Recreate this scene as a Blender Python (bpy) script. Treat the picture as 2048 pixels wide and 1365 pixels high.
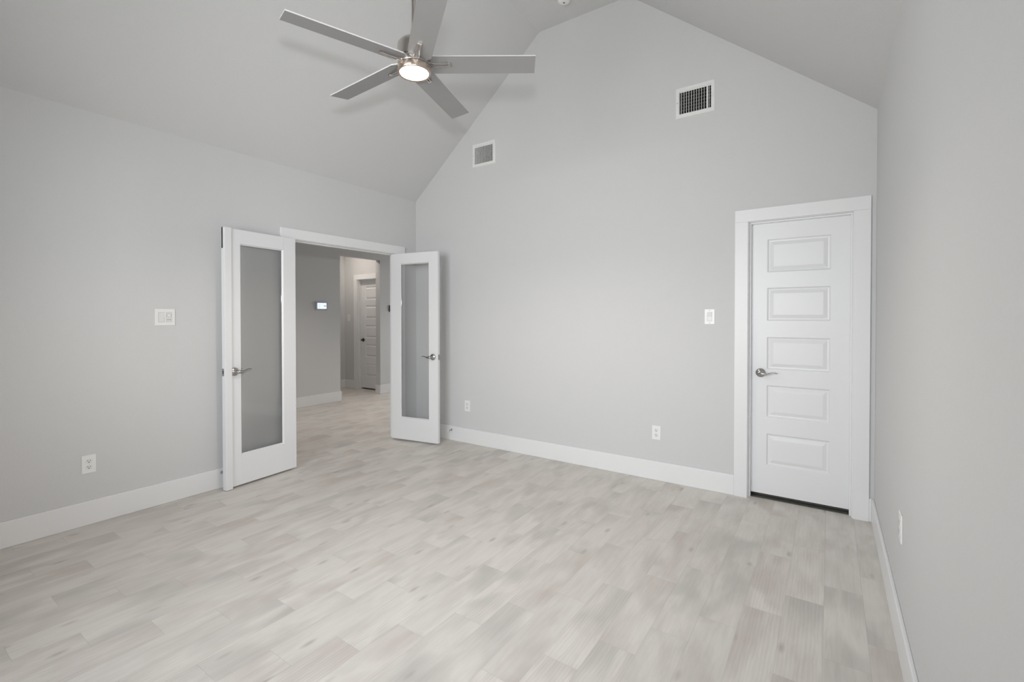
import bpy, bmesh, math, random
from mathutils import Vector, Matrix

for o in list(bpy.data.objects):
    bpy.data.objects.remove(o, do_unlink=True)
SC = bpy.context.scene
COL = SC.collection

# ------------------------------------------------------------------ camera
CAM = Vector((3.9877, -3.8621, 1.35))
cd = bpy.data.cameras.new('camera')
cam = bpy.data.objects.new('camera', cd)
COL.objects.link(cam)
yaw, pitch, roll = 0.5985054, -0.0112588, -0.00049178
fw = Vector((-math.sin(yaw), math.cos(yaw), 0)); rt = Vector((math.cos(yaw), math.sin(yaw), 0)); up = Vector((0, 0, 1))
c, s = math.cos(pitch), math.sin(pitch)
fw, up = c * fw + s * up, c * up - s * fw
c, s = math.cos(roll), math.sin(roll)
rt, up = c * rt + s * up, c * up - s * rt
R = Matrix((rt, up, -fw)).transposed().to_4x4()
cam.matrix_world = Matrix.Translation(CAM) @ R
cd.sensor_width = 36.0
cd.lens = 932.292 / 2048 * 36.0
cd.shift_y = -(682.5 - 645.62) / 2048
cd.clip_start = 0.02
SC.camera = cam

# ------------------------------------------------------------------ world, exposure
SC.view_settings.view_transform = 'Standard'
SC.view_settings.look = 'None'
SC.view_settings.gamma = 1.0
SC.view_settings.use_curve_mapping = False
SC.view_settings.exposure = 0.60
SC.cycles.max_bounces = 14
SC.cycles.diffuse_bounces = 10
SC.cycles.glossy_bounces = 6
SC.cycles.transparent_max_bounces = 16
SC.cycles.sample_clamp_indirect = 6.0
SC.cycles.caustics_reflective = False
SC.cycles.caustics_refractive = False
SC.cycles.use_denoising = True

W_ = bpy.data.worlds.new('world')
SC.world = W_
W_.use_nodes = True
nt = W_.node_tree
nt.nodes.clear()
wo = nt.nodes.new('ShaderNodeOutputWorld')
bg = nt.nodes.new('ShaderNodeBackground')
tc = nt.nodes.new('ShaderNodeTexCoord')
sp = nt.nodes.new('ShaderNodeSeparateXYZ')
rp = nt.nodes.new('ShaderNodeValToRGB')
mr = nt.nodes.new('ShaderNodeMapRange')
mr.inputs['From Min'].default_value = -1
mr.inputs['From Max'].default_value = 1
nt.links.new(tc.outputs['Generated'], sp.inputs[0])
nt.links.new(sp.outputs['Z'], mr.inputs['Value'])
nt.links.new(mr.outputs[0], rp.inputs[0])
nt.links.new(rp.outputs[0], bg.inputs[0])
nt.links.new(bg.outputs[0], wo.inputs[0])
e = rp.color_ramp.elements
e[0].position = 0.0; e[0].color = (0.86, 0.86, 0.85, 1)      # pale concrete and lawn outside
e[1].position = 1.0; e[1].color = (0.62, 0.78, 1.0, 1)
for pos, colr in ((0.47, (0.88, 0.88, 0.87, 1)), (0.52, (0.95, 0.98, 1.0, 1)), (0.75, (0.85, 0.92, 1.0, 1))):
    n = e.new(pos); n.color = colr
bg.inputs[1].default_value = 8.6

# room measures (metres); x to the right along the gable wall, y towards the gable wall (y = 0)
W = 4.2355
HL, HR, HF = 2.692, 2.7055, 4.0838
XK, XR = 1.6724, 2.5562
YR = -4.90           # rear wall with the windows, behind the camera
BBH, BBT = 0.155, 0.015
WT = 0.115
GLAZ = [(1.35, 2.30), (2.40, 3.35)]
GZ0, GZ1 = 0.85, 2.68

def area(name, loc, rot, sx, sy, power, colr, portal=False):
    l = bpy.data.lights.new(name, 'AREA'); l.shape = 'RECTANGLE'; l.size = sx; l.size_y = sy
    l.energy = power; l.color = colr
    o = bpy.data.objects.new(name, l); o.location = loc; o.rotation_euler = rot; COL.objects.link(o)
    if portal: l.cycles.is_portal = True
    return o
# portals in the three rear windows and in the added window at the end of the hall (they emit nothing themselves)
for i, (a, b) in enumerate(GLAZ):
    area('window_portal', ((a + b) / 2, YR - WT - 0.02, (GZ0 + GZ1) / 2), (math.radians(90), 0, 0), b - a, GZ1 - GZ0, 1, (1, 1, 1), True)
area('window_portal', (-1.3, 4.32, 1.45), (math.radians(-90), 0, 0), 1.0, 1.1, 1, (1, 1, 1), True)
# the photographer's flash, just above the camera: the fan's soft shadows on the vault come from it
fl = bpy.data.lights.new('camera_flash', 'SPOT'); fl.energy = 86; fl.color = (0.98, 0.99, 1.0); fl.shadow_soft_size = 0.055
fl.spot_size = math.radians(122); fl.spot_blend = 1.0
flo = bpy.data.objects.new('camera_flash', fl); flo.location = (4.0, -3.87, 1.67); COL.objects.link(flo)
flo.rotation_euler = (Vector((0.5, -0.9, 1.25)) - flo.location).to_track_quat('-Z', 'Y').to_euler()

# ------------------------------------------------------------------ materials
def new_mat(name):
    m = bpy.data.materials.new(name); m.use_nodes = True
    return m, m.node_tree, m.node_tree.nodes['Principled BSDF']
def pmat(name, col, rough=0.5, metal=0.0, spec=0.5, emis=None, es=0.0, bump=None):
    m, t, b = new_mat(name)
    b.inputs['Base Color'].default_value = (*col, 1)
    b.inputs['Roughness'].default_value = rough
    b.inputs['Metallic'].default_value = metal
    b.inputs['Specular IOR Level'].default_value = spec
    if emis:
        b.inputs['Emission Color'].default_value = (*emis, 1); b.inputs['Emission Strength'].default_value = es
    if bump:
        sc_, st, dist = bump
        g = t.nodes.new('ShaderNodeNewGeometry'); n = t.nodes.new('ShaderNodeTexNoise'); bp = t.nodes.new('ShaderNodeBump')
        n.inputs['Scale'].default_value = sc_; n.inputs['Detail'].default_value = 3
        t.links.new(g.outputs['Position'], n.inputs['Vector'])
        t.links.new(n.outputs['Fac'], bp.inputs['Height'])
        bp.inputs['Strength'].default_value = st; bp.inputs['Distance'].default_value = dist
        t.links.new(bp.outputs[0], b.inputs['Normal'])
    return m

def paint_mat(name, col):
    """sprayed orange-peel drywall paint with a faint mottle"""
    m, t, b = new_mat(name)
    g = t.nodes.new('ShaderNodeNewGeometry')
    n1 = t.nodes.new('ShaderNodeTexNoise'); n1.inputs['Scale'].default_value = 95; n1.inputs['Detail'].default_value = 4
    n2 = t.nodes.new('ShaderNodeTexNoise'); n2.inputs['Scale'].default_value = 260; n2.inputs['Detail'].default_value = 2
    ad = t.nodes.new('ShaderNodeMath'); ad.operation = 'ADD'
    bp = t.nodes.new('ShaderNodeBump'); bp.inputs['Strength'].default_value = 0.35; bp.inputs['Distance'].default_value = 0.0022
    for n in (n1, n2): t.links.new(g.outputs['Position'], n.inputs['Vector'])
    t.links.new(n1.outputs['Fac'], ad.inputs[0]); t.links.new(n2.outputs['Fac'], ad.inputs[1])
    t.links.new(ad.outputs[0], bp.inputs['Height']); t.links.new(bp.outputs[0], b.inputs['Normal'])
    mx = t.nodes.new('ShaderNodeMix'); mx.data_type = 'RGBA'
    mx.inputs['A'].default_value = (*[v * 0.985 for v in col], 1); mx.inputs['B'].default_value = (*[v * 1.015 for v in col], 1)
    t.links.new(n1.outputs['Fac'], mx.inputs['Factor']); t.links.new(mx.outputs['Result'], b.inputs['Base Color'])
    b.inputs['Roughness'].default_value = 0.75; b.inputs['Specular IOR Level'].default_value = 0.25
    return m

def floor_mat():
    m, t, b = new_mat('wood_look_plank_tile')
    N = t.nodes.new; L = t.links.new
    def M(op, a=None, c=None, d=None):
        n = N('ShaderNodeMath'); n.operation = op
        for i, v in enumerate((a, c, d)):
            if v is None: continue
            if isinstance(v, (int, float)): n.inputs[i].default_value = v
            else: L(v, n.inputs[i])
        return n.outputs[0]
    g = N('ShaderNodeNewGeometry'); s = N('ShaderNodeSeparateXYZ'); L(g.outputs['Position'], s.inputs[0])
    X, Y = s.outputs['X'], s.outputs['Y']
    PW, PL = 0.1545, 0.604
    u = M('DIVIDE', M('SUBTRACT', X, 3.508), PW)
    k = M('FLOOR', u); fu = M('SUBTRACT', u, k)
    v = M('SUBTRACT', M('DIVIDE', M('ADD', Y, 0.45), PL), M('DIVIDE', k, 3.0))
    n = M('FLOOR', v); fv = M('SUBTRACT', v, n)
    cv = N('ShaderNodeCombineXYZ'); L(k, cv.inputs[0]); L(n, cv.inputs[1])
    wn = N('ShaderNodeTexWhiteNoise'); wn.noise_dimensions = '3D'; L(cv.outputs[0], wn.inputs['Vector'])
    rnd = wn.outputs['Value']
    rc = N('ShaderNodeSeparateXYZ'); L(wn.outputs['Color'], rc.inputs[0])
    # distance to the joints
    eu = M('MULTIPLY', M('MINIMUM', fu, M('SUBTRACT', 1.0, fu)), PW)
    ev = M('MULTIPLY', M('MINIMUM', fv, M('SUBTRACT', 1.0, fv)), PL)
    ed = M('MINIMUM', eu, ev)
    joint = N('ShaderNodeMapRange'); joint.inputs['From Min'].default_value = 0.0007; joint.inputs['From Max'].default_value = 0.0019
    L(ed, joint.inputs['Value'])                       # 0 on the joint, 1 inside the plank
    # per-plank coordinates for the grain
    def coords(sx, sy, off=37.0):
        cc = N('ShaderNodeCombineXYZ')
        L(M('MULTIPLY', X, sx), cc.inputs[0]); L(M('ADD', M('MULTIPLY', Y, sy), M('MULTIPLY', rc.outputs[1], off)), cc.inputs[1])
        L(M('MULTIPLY', rnd, 91.0), cc.inputs[2]); return cc.outputs[0]
    def noise(vec, scale, det, rough=0.55, dist=0.0):
        q = N('ShaderNodeTexNoise'); q.inputs['Scale'].default_value = scale; q.inputs['Detail'].default_value = det
        q.inputs['Roughness'].default_value = rough; q.inputs['Distortion'].default_value = dist; L(vec, q.inputs['Vector']); return q.outputs['Fac']
    fine = noise(coords(75, 5), 1.0, 5, 0.6, 0.6)
    broad = noise(coords(9, 2.2), 1.0, 3, 0.5, 0.8)
    patch = noise(coords(5, 2.6, 11.0), 1.0, 2, 0.5, 0.3)
    wv = N('ShaderNodeTexWave'); wv.wave_type = 'RINGS'; wv.rings_direction = 'Z'
    wv.inputs['Scale'].default_value = 2.2; wv.inputs['Distortion'].default_value = 5.0; wv.inputs['Detail'].default_value = 2
    wv.inputs['Detail Scale'].default_value = 1.2; L(coords(10, 2.0, 5.0), wv.inputs['Vector'])
    knot = N('ShaderNodeTexVoronoi'); knot.feature = 'F1'; knot.inputs['Scale'].default_value = 1.0
    L(coords(9, 3.2, 3.0), knot.inputs['Vector'])
    kr = N('ShaderNodeMapRange'); kr.inputs['From Min'].default_value = 0.02; kr.inputs['From Max'].default_value = 0.15
    L(knot.outputs['Distance'], kr.inputs['Value'])
    def ramp(fac, p0, c0, p1, c1):
        r = N('ShaderNodeValToRGB'); r.color_ramp.elements[0].position = p0; r.color_ramp.elements[0].color = (*c0, 1)
        r.color_ramp.elements[1].position = p1; r.color_ramp.elements[1].color = (*c1, 1); L(fac, r.inputs[0]); return r.outputs[0]
    def mix(fac, a, c, typ='MIX'):
        q = N('ShaderNodeMix'); q.data_type = 'RGBA'; q.blend_type = typ
        if isinstance(fac, (int, float)): q.inputs['Factor'].default_value = fac
        else: L(fac, q.inputs['Factor'])
        for nm, vv in (('A', a), ('B', c)):
            if isinstance(vv, tuple): q.inputs[nm].default_value = (*vv, 1)
            else: L(vv, q.inputs[nm])
        return q.outputs['Result']
    base = ramp(broad, 0.33, FLOOR_DARK, 0.60, FLOOR_LIGHT)
    tint = mix(M('MULTIPLY', M('GREATER_THAN', rc.outputs[2], 0.45), 0.55), FLOOR_GREY, FLOOR_WARM)
    pf = N('ShaderNodeMapRange'); pf.inputs['From Min'].default_value = 0.50; pf.inputs['From Max'].default_value = 0.70
    L(patch, pf.inputs['Value'])
    col = mix(M('MULTIPLY', pf.outputs[0], 0.78), base, tint)
    # heartwood stain that fades in towards the far end of some planks
    er = N('ShaderNodeMapRange'); er.interpolation_type = 'SMOOTHSTEP'; er.inputs['From Min'].default_value = 0.45; er.inputs['From Max'].default_value = 1.0; L(fv, er.inputs['Value'])
    sd = N('ShaderNodeMapRange'); sd.inputs['From Min'].default_value = 0.36; sd.inputs['From Max'].default_value = 0.60; L(noise(coords(11, 1.6, 23.0), 1.0, 2, 0.5, 0.5), sd.inputs['Value'])
    ef = M('MULTIPLY', M('MULTIPLY', er.outputs[0], sd.outputs[0]), M('MULTIPLY', M('GREATER_THAN', rc.outputs[0], 0.35), 0.75))
    col = mix(ef, col, tint)
    col = mix(0.55, col, ramp(fine, 0.30, (0.86, 0.85, 0.835), 0.62, (1.0, 1.0, 1.0)), 'MULTIPLY')
    col = mix(M('MULTIPLY', M('GREATER_THAN', rc.outputs[0], 0.62), 0.16), col, ramp(wv.outputs['Fac'], 0.25, (0.72, 0.70, 0.68), 0.7, (1, 1, 1)), 'MULTIPLY')
    kf = M('MULTIPLY', M('SUBTRACT', 1.0, kr.outputs[0]), 0.52)
    col = mix(kf, col, (0.27, 0.235, 0.21))
    br = N('ShaderNodeMapRange'); br.inputs['To Min'].default_value = 0.96; br.inputs['To Max'].default_value = 1.04; L(rnd, br.inputs['Value'])
    hv = N('ShaderNodeVectorMath'); hv.operation = 'SCALE'; L(col, hv.inputs[0]); L(br.outputs[0], hv.inputs['Scale'])
    jf = M('MULTIPLY', M('SUBTRACT', 1.0, joint.outputs[0]), 0.28)
    col = mix(jf, hv.outputs[0], (0.36, 0.345, 0.33))
    L(col, b.inputs['Base Color'])
    b.inputs['Roughness'].default_value = 0.42; b.inputs['Specular IOR Level'].default_value = 0.42
    hb = M('ADD', M('MULTIPLY', joint.outputs[0], 1.0), M('MULTIPLY', fine, 0.25))
    bp = N('ShaderNodeBump'); bp.inputs['Strength'].default_value = 0.25; bp.inputs['Distance'].default_value = 0.001
    L(hb, bp.inputs['Height']); L(bp.outputs[0], b.inputs['Normal'])
    return m

def glass_mat():
    m, t, b = new_mat('clear_glass')
    t.nodes.remove(b); out = t.nodes['Material Output']
    tr = t.nodes.new('ShaderNodeBsdfTransparent'); tr.inputs[0].default_value = (0.988, 0.990, 0.988, 1)
    gl = t.nodes.new('ShaderNodeBsdfGlossy'); gl.inputs['Roughness'].default_value = 0.02; gl.inputs[0].default_value = (0.95, 0.97, 0.96, 1)
    fr = t.nodes.new('ShaderNodeFresnel'); fr.inputs[0].default_value = 1.40
    mx = t.nodes.new('ShaderNodeMixShader')
    t.links.new(fr.outputs[0], mx.inputs[0]); t.links.new(tr.outputs[0], mx.inputs[1]); t.links.new(gl.outputs[0], mx.inputs[2])
    t.links.new(mx.outputs[0], out.inputs[0])
    return m

def brushed_mat(name, col, rough, scale=(300, 300, 8)):
    m, t, b = new_mat(name)
    b.inputs['Base Color'].default_value = (*col, 1); b.inputs['Metallic'].default_value = 1.0
    b.inputs['Roughness'].default_value = rough
    g = t.nodes.new('ShaderNodeTexCoord'); mp = t.nodes.new('ShaderNodeMapping'); mp.inputs['Scale'].default_value = scale
    n = t.nodes.new('ShaderNodeTexNoise'); n.inputs['Scale'].default_value = 1.0; n.inputs['Detail'].default_value = 2
    rr = t.nodes.new('ShaderNodeMapRange'); rr.inputs['To Min'].default_value = rough * 0.8; rr.inputs['To Max'].default_value = rough * 1.25
    t.links.new(g.outputs['Object'], mp.inputs[0]); t.links.new(mp.outputs[0], n.inputs['Vector'])
    t.links.new(n.outputs['Fac'], rr.inputs['Value']); t.links.new(rr.outputs[0], b.inputs['Roughness'])
    return m

FLOOR_LIGHT = (0.690, 0.658, 0.618)
FLOOR_DARK = (0.610, 0.578, 0.538)
FLOOR_GREY = (0.500, 0.478, 0.450)
FLOOR_WARM = (0.565, 0.488, 0.445)
WALLC = (0.634, 0.636, 0.638)
M_WALL = paint_mat('grey_wall_paint', WALLC)
M_CEIL = paint_mat('grey_ceiling_paint', (0.622, 0.624, 0.624))
M_FLOOR = floor_mat()
M_TRIM = pmat('white_trim_paint', (0.80, 0.803, 0.81), 0.38, bump=(60, 0.05, 0.001))
M_DOOR = pmat('white_door_paint', (0.79, 0.795, 0.805), 0.36, bump=(90, 0.06, 0.0008))
M_PLATE = pmat('white_plastic', (0.83, 0.83, 0.82), 0.30)
M_PLATE2 = pmat('white_device_plastic', (0.76, 0.76, 0.755), 0.28)
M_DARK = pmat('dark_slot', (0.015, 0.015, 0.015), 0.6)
M_NICKEL = pmat('satin_nickel', (0.46, 0.45, 0.44), 0.25, 1.0)
M_STEEL = pmat('latch_steel', (0.42, 0.41, 0.40), 0.4, 1.0)
M_BRONZE = pmat('dark_bronze', (0.05, 0.045, 0.04), 0.35, 0.8)
M_FANN = pmat('brushed_nickel_fan', (0.64, 0.60, 0.57), 0.27, 1.0)
M_FANC = pmat('nickel_warm_reflection', (0.74, 0.61, 0.52), 0.24, 1.0)  # nickel tinted coppery, the lamp's warm reflection put into the colour
M_BLADE = pmat('silver_grey_blade', (0.35, 0.35, 0.35), 0.45, 0.35, bump=(50, 0.03, 0.001))
M_EDGE = pmat('silver_edge_highlight', (0.80, 0.80, 0.80), 0.25, 0.3)  # blade edges lighter than the faces, their bright highlight painted in
M_LENS = pmat('lit_frosted_lens', (0.9, 0.88, 0.84), 0.5, emis=(1.0, 0.84, 0.66), es=11.0)
M_GLASS = glass_mat()
M_VENT = pmat('white_enamel', (0.80, 0.80, 0.795), 0.35)
M_LOUV = pmat('grey_white_enamel', (0.76, 0.76, 0.755), 0.4)
M_REAR = pmat('galvanised_rear_blade', (0.30, 0.30, 0.30), 0.5, 0.2)
M_DUCT = pmat('black_duct_liner', (0.02, 0.02, 0.02), 0.9)
M_RUBBER = pmat('white_rubber', (0.75, 0.75, 0.74), 0.7)
M_PANELB = pmat('pale_grey_panel_plastic', (0.55, 0.54, 0.58), 0.4)
M_SCREEN = pmat('lit_blue_screen', (0.1, 0.1, 0.12), 0.2, emis=(0.62, 0.72, 1.0), es=0.95)
M_SCREEN2 = pmat('screen_text_tint', (0.1, 0.1, 0.12), 0.2, emis=(0.40, 0.50, 0.85), es=0.85)
M_INK = pmat('screen_dark_mark', (0.01, 0.01, 0.03), 0.3)
M_LAMP = pmat('lit_downlight_lens', (0.9, 0.9, 0.85), 0.5, emis=(1.0, 0.90, 0.80), es=150.0)
M_LAMP2 = pmat('lit_downlight_lens_soft', (0.9, 0.9, 0.85), 0.5, emis=(1.0, 0.90, 0.80), es=6.0)
M_STRIP = pmat('rough_dark_threshold', (0.10, 0.105, 0.09), 0.9, bump=(70, 1.0, 0.01))  # dark bumpy finish for the strip under the closet door

# ------------------------------------------------------------------ mesh helpers
I4 = Matrix.Identity(4)
def bx(bm, x0, x1, y0, y1, z0, z1, M=I4):
    vs = [bm.verts.new(M @ Vector(p)) for p in ((x0, y0, z0), (x1, y0, z0), (x1, y1, z0), (x0, y1, z0), (x0, y0, z1), (x1, y0, z1), (x1, y1, z1), (x0, y1, z1))]
    fs = [(0, 3, 2, 1), (4, 5, 6, 7), (0, 1, 5, 4), (1, 2, 6, 5), (2, 3, 7, 6), (3, 0, 4, 7)]
    out = [bm.faces.new([vs[i] for i in f]) for f in fs]
    return vs, out
def hexa(bm, bottom, top):
    vs = [bm.verts.new(p) for p in bottom + top]
    for f in ((0, 3, 2, 1), (4, 5, 6, 7), (0, 1, 5, 4), (1, 2, 6, 5), (2, 3, 7, 6), (3, 0, 4, 7)):
        bm.faces.new([vs[i] for i in f])
def lathe(bm, prof, M=I4, n=48):
    """prof: (radius, height) list, closed at both ends when the radius is 0"""
    rings = []
    for r, z in prof:
        if r < 1e-6: rings.append([bm.verts.new(M @ Vector((0, 0, z)))])
        else: rings.append([bm.verts.new(M @ Vector((r * math.cos(2 * math.pi * i / n), r * math.sin(2 * math.pi * i / n), z))) for i in range(n)])
    for a, b in zip(rings, rings[1:]):
        for i in range(n):
            j = (i + 1) % n
            if len(a) == 1 and len(b) == 1: continue
            if len(a) == 1: bm.faces.new((a[0], b[i], b[j]))
            elif len(b) == 1: bm.faces.new((a[i], b[0], a[j]))
            else: bm.faces.new((a[i], b[i], b[j], a[j]))
def tube(bm, pts, rad, M=I4, n=12, flat=(1, 1), upv=Vector((0, 0, 1))):
    """sweep an ellipse along pts; rad per point; flat = (side, up) factors"""
    pts = [Vector(p) for p in pts]; rings = []
    for i, p in enumerate(pts):
        d = (pts[min(i + 1, len(pts) - 1)] - pts[max(i - 1, 0)]).normalized()
        sd = d.cross(upv)
        if sd.length < 1e-4: sd = d.cross(Vector((0, 1, 0)))
        sd.normalize(); uu = sd.cross(d).normalized()
        r = rad[i] if isinstance(rad, (list, tuple)) else rad
        f = flat[i] if isinstance(flat, list) else flat
        rings.append([bm.verts.new(M @ (p + sd * r * f[0] * math.cos(2 * math.pi * k / n) + uu * r * f[1] * math.sin(2 * math.pi * k / n))) for k in range(n)])
    for a, b in zip(rings, rings[1:]):
        for k in range(n):
            j = (k + 1) % n; bm.faces.new((a[k], a[j], b[j], b[k]))
    bm.faces.new(rings[0][::-1]); bm.faces.new(rings[-1])
def obj(name, bm, mat, parent=None, smooth=None, bevel=None, seg=2):
    bmesh.ops.recalc_face_normals(bm, faces=bm.faces)
    me = bpy.data.meshes.new(name); bm.to_mesh(me); bm.free()
    mats = mat if isinstance(mat, (list, tuple)) else [mat]
    for m in mats: me.materials.append(m)
    o = bpy.data.objects.new(name, me); COL.objects.link(o)
    if parent is not None: o.parent = parent; 
    if bevel:
        md = o.modifiers.new('bevel', 'BEVEL'); md.width = bevel; md.segments = seg; md.limit_method = 'ANGLE'; md.angle_limit = math.radians(40)
    if smooth:
        for p in me.polygons: p.use_smooth = True
        if smooth is not True:
            try: me.set_sharp_from_angle(angle=math.radians(smooth))
            except Exception: pass
    return o
def tag(o, label, cat, group=None, kind=None):
    o['label'] = label; o['category'] = cat
    if group: o['group'] = group
    if kind: o['kind'] = kind
    return o
def empty(name, loc, M=None):
    o = bpy.data.objects.new(name, None); COL.objects.link(o); o.empty_display_size = 0.05
    o.matrix_world = M if M is not None else Matrix.Translation(loc)
    return o
def struct(name, bm, mat, label, cat, bevel=None, smooth=None):
    return tag(obj(name, bm, mat, bevel=bevel, smooth=smooth), label, cat, kind='structure')
def frame(org, xa, ya, za):
    """matrix with the given axes at org"""
    m = Matrix((Vector(xa), Vector(ya), Vector(za))).transposed().to_4x4(); m.translation = Vector(org); return m
NB = bmesh.new

# ------------------------------------------------------------------ shell
def wall_cells(bm, axis, breaks, f0, f1, zt, holes):
    """wall in strips along one axis; zt(c) = top height; holes: (a0, a1, z0, z1)"""
    for a, b in zip(breaks, breaks[1:]):
        hs = sorted([(h[2], h[3]) for h in holes if h[0] <= a + 1e-6 and h[1] >= b - 1e-6])
        z = 0.0; segs = []
        for h0, h1 in hs:
            if h0 > z + 1e-6: segs.append((z, h0))
            z = h1
        segs.append((z, None))
        for z0, z1 in segs:
            ta, tb = (zt(a), zt(b)) if z1 is None else (z1, z1)
            if axis == 'x': hexa(bm, [(a, f0, z0), (b, f0, z0), (b, f1, z0), (a, f1, z0)], [(a, f0, ta), (b, f0, tb), (b, f1, tb), (a, f1, ta)])
            else: hexa(bm, [(f0, a, z0), (f0, b, z0), (f1, b, z0), (f1, a, z0)], [(f0, a, ta), (f0, b, tb), (f1, b, tb), (f1, a, ta)])
    bmesh.ops.remove_doubles(bm, verts=bm.verts, dist=1e-5)
    # drop the doubled inner faces between strips
    seen = {}
    for f in bm.faces:
        key = tuple(sorted(v.index for v in f.verts))
    bm.verts.index_update()
    seen = {}
    for f in bm.faces:
        seen.setdefault(tuple(sorted(v.index for v in f.verts)), []).append(f)
    dead = [f for fs in seen.values() if len(fs) > 1 for f in fs]
    if dead: bmesh.ops.delete(bm, geom=dead, context='FACES_ONLY')

def roof(x):
    if x < XK: return HL + (HF - HL) * x / XK
    if x > XR: return HF + (HR - HF) * (x - XR) / (W - XR)
    return HF

bm = NB(); bx(bm, -5.2, W + WT, YR - WT, 4.35, -0.12, 0.0)
struct('floor', bm, M_FLOOR, 'pale greige wood-look plank floor in staggered short planks', 'floor')

# gable wall: closet doorway and the two vent openings
VENTS = dict(big=(2.951, 3.249, 2.945, 3.187), small=(0.852, 1.149, 2.932, 3.175))
CD0, CD1, CDZ = 3.471, 4.131, 2.073        # rough opening of the closet door
holes = [(CD0, CD1, 0, CDZ)]
brk = [0, XK, XR, CD0, CD1, W]
for a, b, z0, z1 in VENTS.values():
    holes.append((a + 0.022, b - 0.022, z0 + 0.022, z1 - 0.022)); brk += [a + 0.022, b - 0.022]
bm = NB(); wall_cells(bm, 'x', sorted(brk), 0.0, WT, lambda x: roof(x) + 0.04, holes)
struct('wall_back', bm, M_WALL, 'grey gable wall with the closet door and two air vents', 'wall')

FO0, FO1, FOZ = -1.548, -0.265, 2.070       # rough opening of the french doors
bm = NB(); wall_cells(bm, 'y', [YR - WT, FO0, FO1, WT], -WT, 0.0, lambda y: 2.86, [(FO0, FO1, 0, FOZ)])
struct('wall_left', bm, M_WALL, 'grey side wall with the open double glass doors', 'wall')
bm = NB(); bx(bm, W, W + WT, YR - WT, WT, 0, 2.86)
struct('wall_right', bm, M_WALL, 'grey side wall close to the camera, with one wall outlet', 'wall')
bm = NB()
hl = [(a - 0.0, b + 0.0, GZ0, GZ1) for a, b in GLAZ]
wall_cells(bm, 'x', sorted([0, XK, XR, W] + [q for g_ in GLAZ for q in g_]), YR - WT, YR, lambda x: roof(x) + 0.04, hl)
struct('wall_rear', bm, M_WALL, 'grey gable wall with two windows behind the camera', 'wall')
bm = NB()
prof = [(0.0, HL), (XK, HF), (XR, HF), (W, HR)]
for (x0, z0), (x1, z1) in zip(prof, prof[1:]):
    y0, y1 = YR - 0.02, 0.02
    hexa(bm, [(x0, y0, z0), (x1, y0, z1), (x1, y1, z1), (x0, y1, z0)], [(x0, y0, z0 + 0.12), (x1, y0, z1 + 0.12), (x1, y1, z1 + 0.12), (x0, y1, z0 + 0.12)])
struct('ceiling', bm, M_CEIL, 'light grey vaulted ceiling, two slopes meeting a flat strip', 'ceiling')

# rear windows
for i, (a, b) in enumerate(GLAZ):
    bm = NB(); f = 0.045; y0, y1 = YR - 0.085, YR - 0.03
    bx(bm, a, b, y0, y1, GZ0, GZ0 + f); bx(bm, a, b, y0, y1, GZ1 - f, GZ1); bx(bm, a, a + f, y0, y1, GZ0 + f, GZ1 - f); bx(bm, b - f, b, y0, y1, GZ0 + f, GZ1 - f)
    zm = (GZ0 + GZ1) / 2; bx(bm, a + f, b - f, y0, y1, zm - 0.02, zm + 0.02)
    w = struct('window_%d' % (i + 1), bm, M_TRIM, ['white framed sash window in the rear wall, nearer the left wall', 'white framed sash window in the rear wall, nearer the right wall'][i], 'window', bevel=0.003)
    bm = NB(); bx(bm, a + f, b - f, YR - 0.06, YR - 0.056, GZ0 + f, GZ1 - f); obj('window_pane', bm, M_GLASS, w)

# ------------------------------------------------------------------ hall beyond the double doors
HX = -2.555                                   # far wall of the hall
HY0, HY1 = -2.4, 4.2
OY0, OY1, OZ = 0.80, 1.612, 2.36             # opening to the inner passage
HC = 2.74
bm = NB(); wall_cells(bm, 'y', [HY0, OY0, OY1, HY1], HX - WT, HX, lambda y: HC + 0.1, [(OY0, OY1, 0, OZ)])
struct('wall_hall', bm, M_WALL, 'darker grey hall wall with the lit control panel, seen through the doorway', 'wall')
bm = NB(); bx(bm, -5.1, -WT, HY0 - WT, HY0, 0, HC + 0.1)
struct('wall_hall_near', bm, M_WALL, 'end wall of the hall, out of sight to the left', 'wall')
bm = NB(); wall_cells(bm, 'x', [HX - WT, -1.8, -0.8, 0.0], HY1, HY1 + WT, lambda y: HC + 0.1, [(-1.8, -0.8, 0.9, 2.0)])
struct('wall_hall_far', bm, M_WALL, 'end wall of the hall with one added window, out of sight', 'wall')
bm = NB(); bx(bm, -WT, 0.0, WT, HY1, 0, HC + 0.1)
struct('wall_hall_side', bm, M_WALL, 'hall side wall running on past the bedroom corner', 'wall')
bm = NB(); bx(bm, -5.2, -WT, HY0 - WT, HY1 + WT, HC, HC + 0.1)
struct('ceiling_hall', bm, M_CEIL, 'flat grey hall ceiling beyond the doorway', 'ceiling')
bm = NB(); f = 0.05
for q in ((-1.8, -0.8, 0.9, 0.9 + f), (-1.8, -0.8, 2.0 - f, 2.0), (-1.8, -1.8 + f, 0.9 + f, 2.0 - f), (-0.8 - f, -0.8, 0.9 + f, 2.0 - f), (-1.325, -1.275, 0.9 + f, 2.0 - f)):
    bx(bm, q[0], q[1], HY1 + 0.03, HY1 + 0.08, q[2], q[3])
w = struct('window_3', bm, M_TRIM, 'white framed window added at the far end of the hall for daylight, unseen', 'window', bevel=0.003)  # unseen window, added to bring daylight into the hall
bm = NB(); bx(bm, -1.76, -0.84, HY1 + 0.053, HY1 + 0.057, 0.94, 1.96); obj('window_pane', bm, M_GLASS, w)
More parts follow.
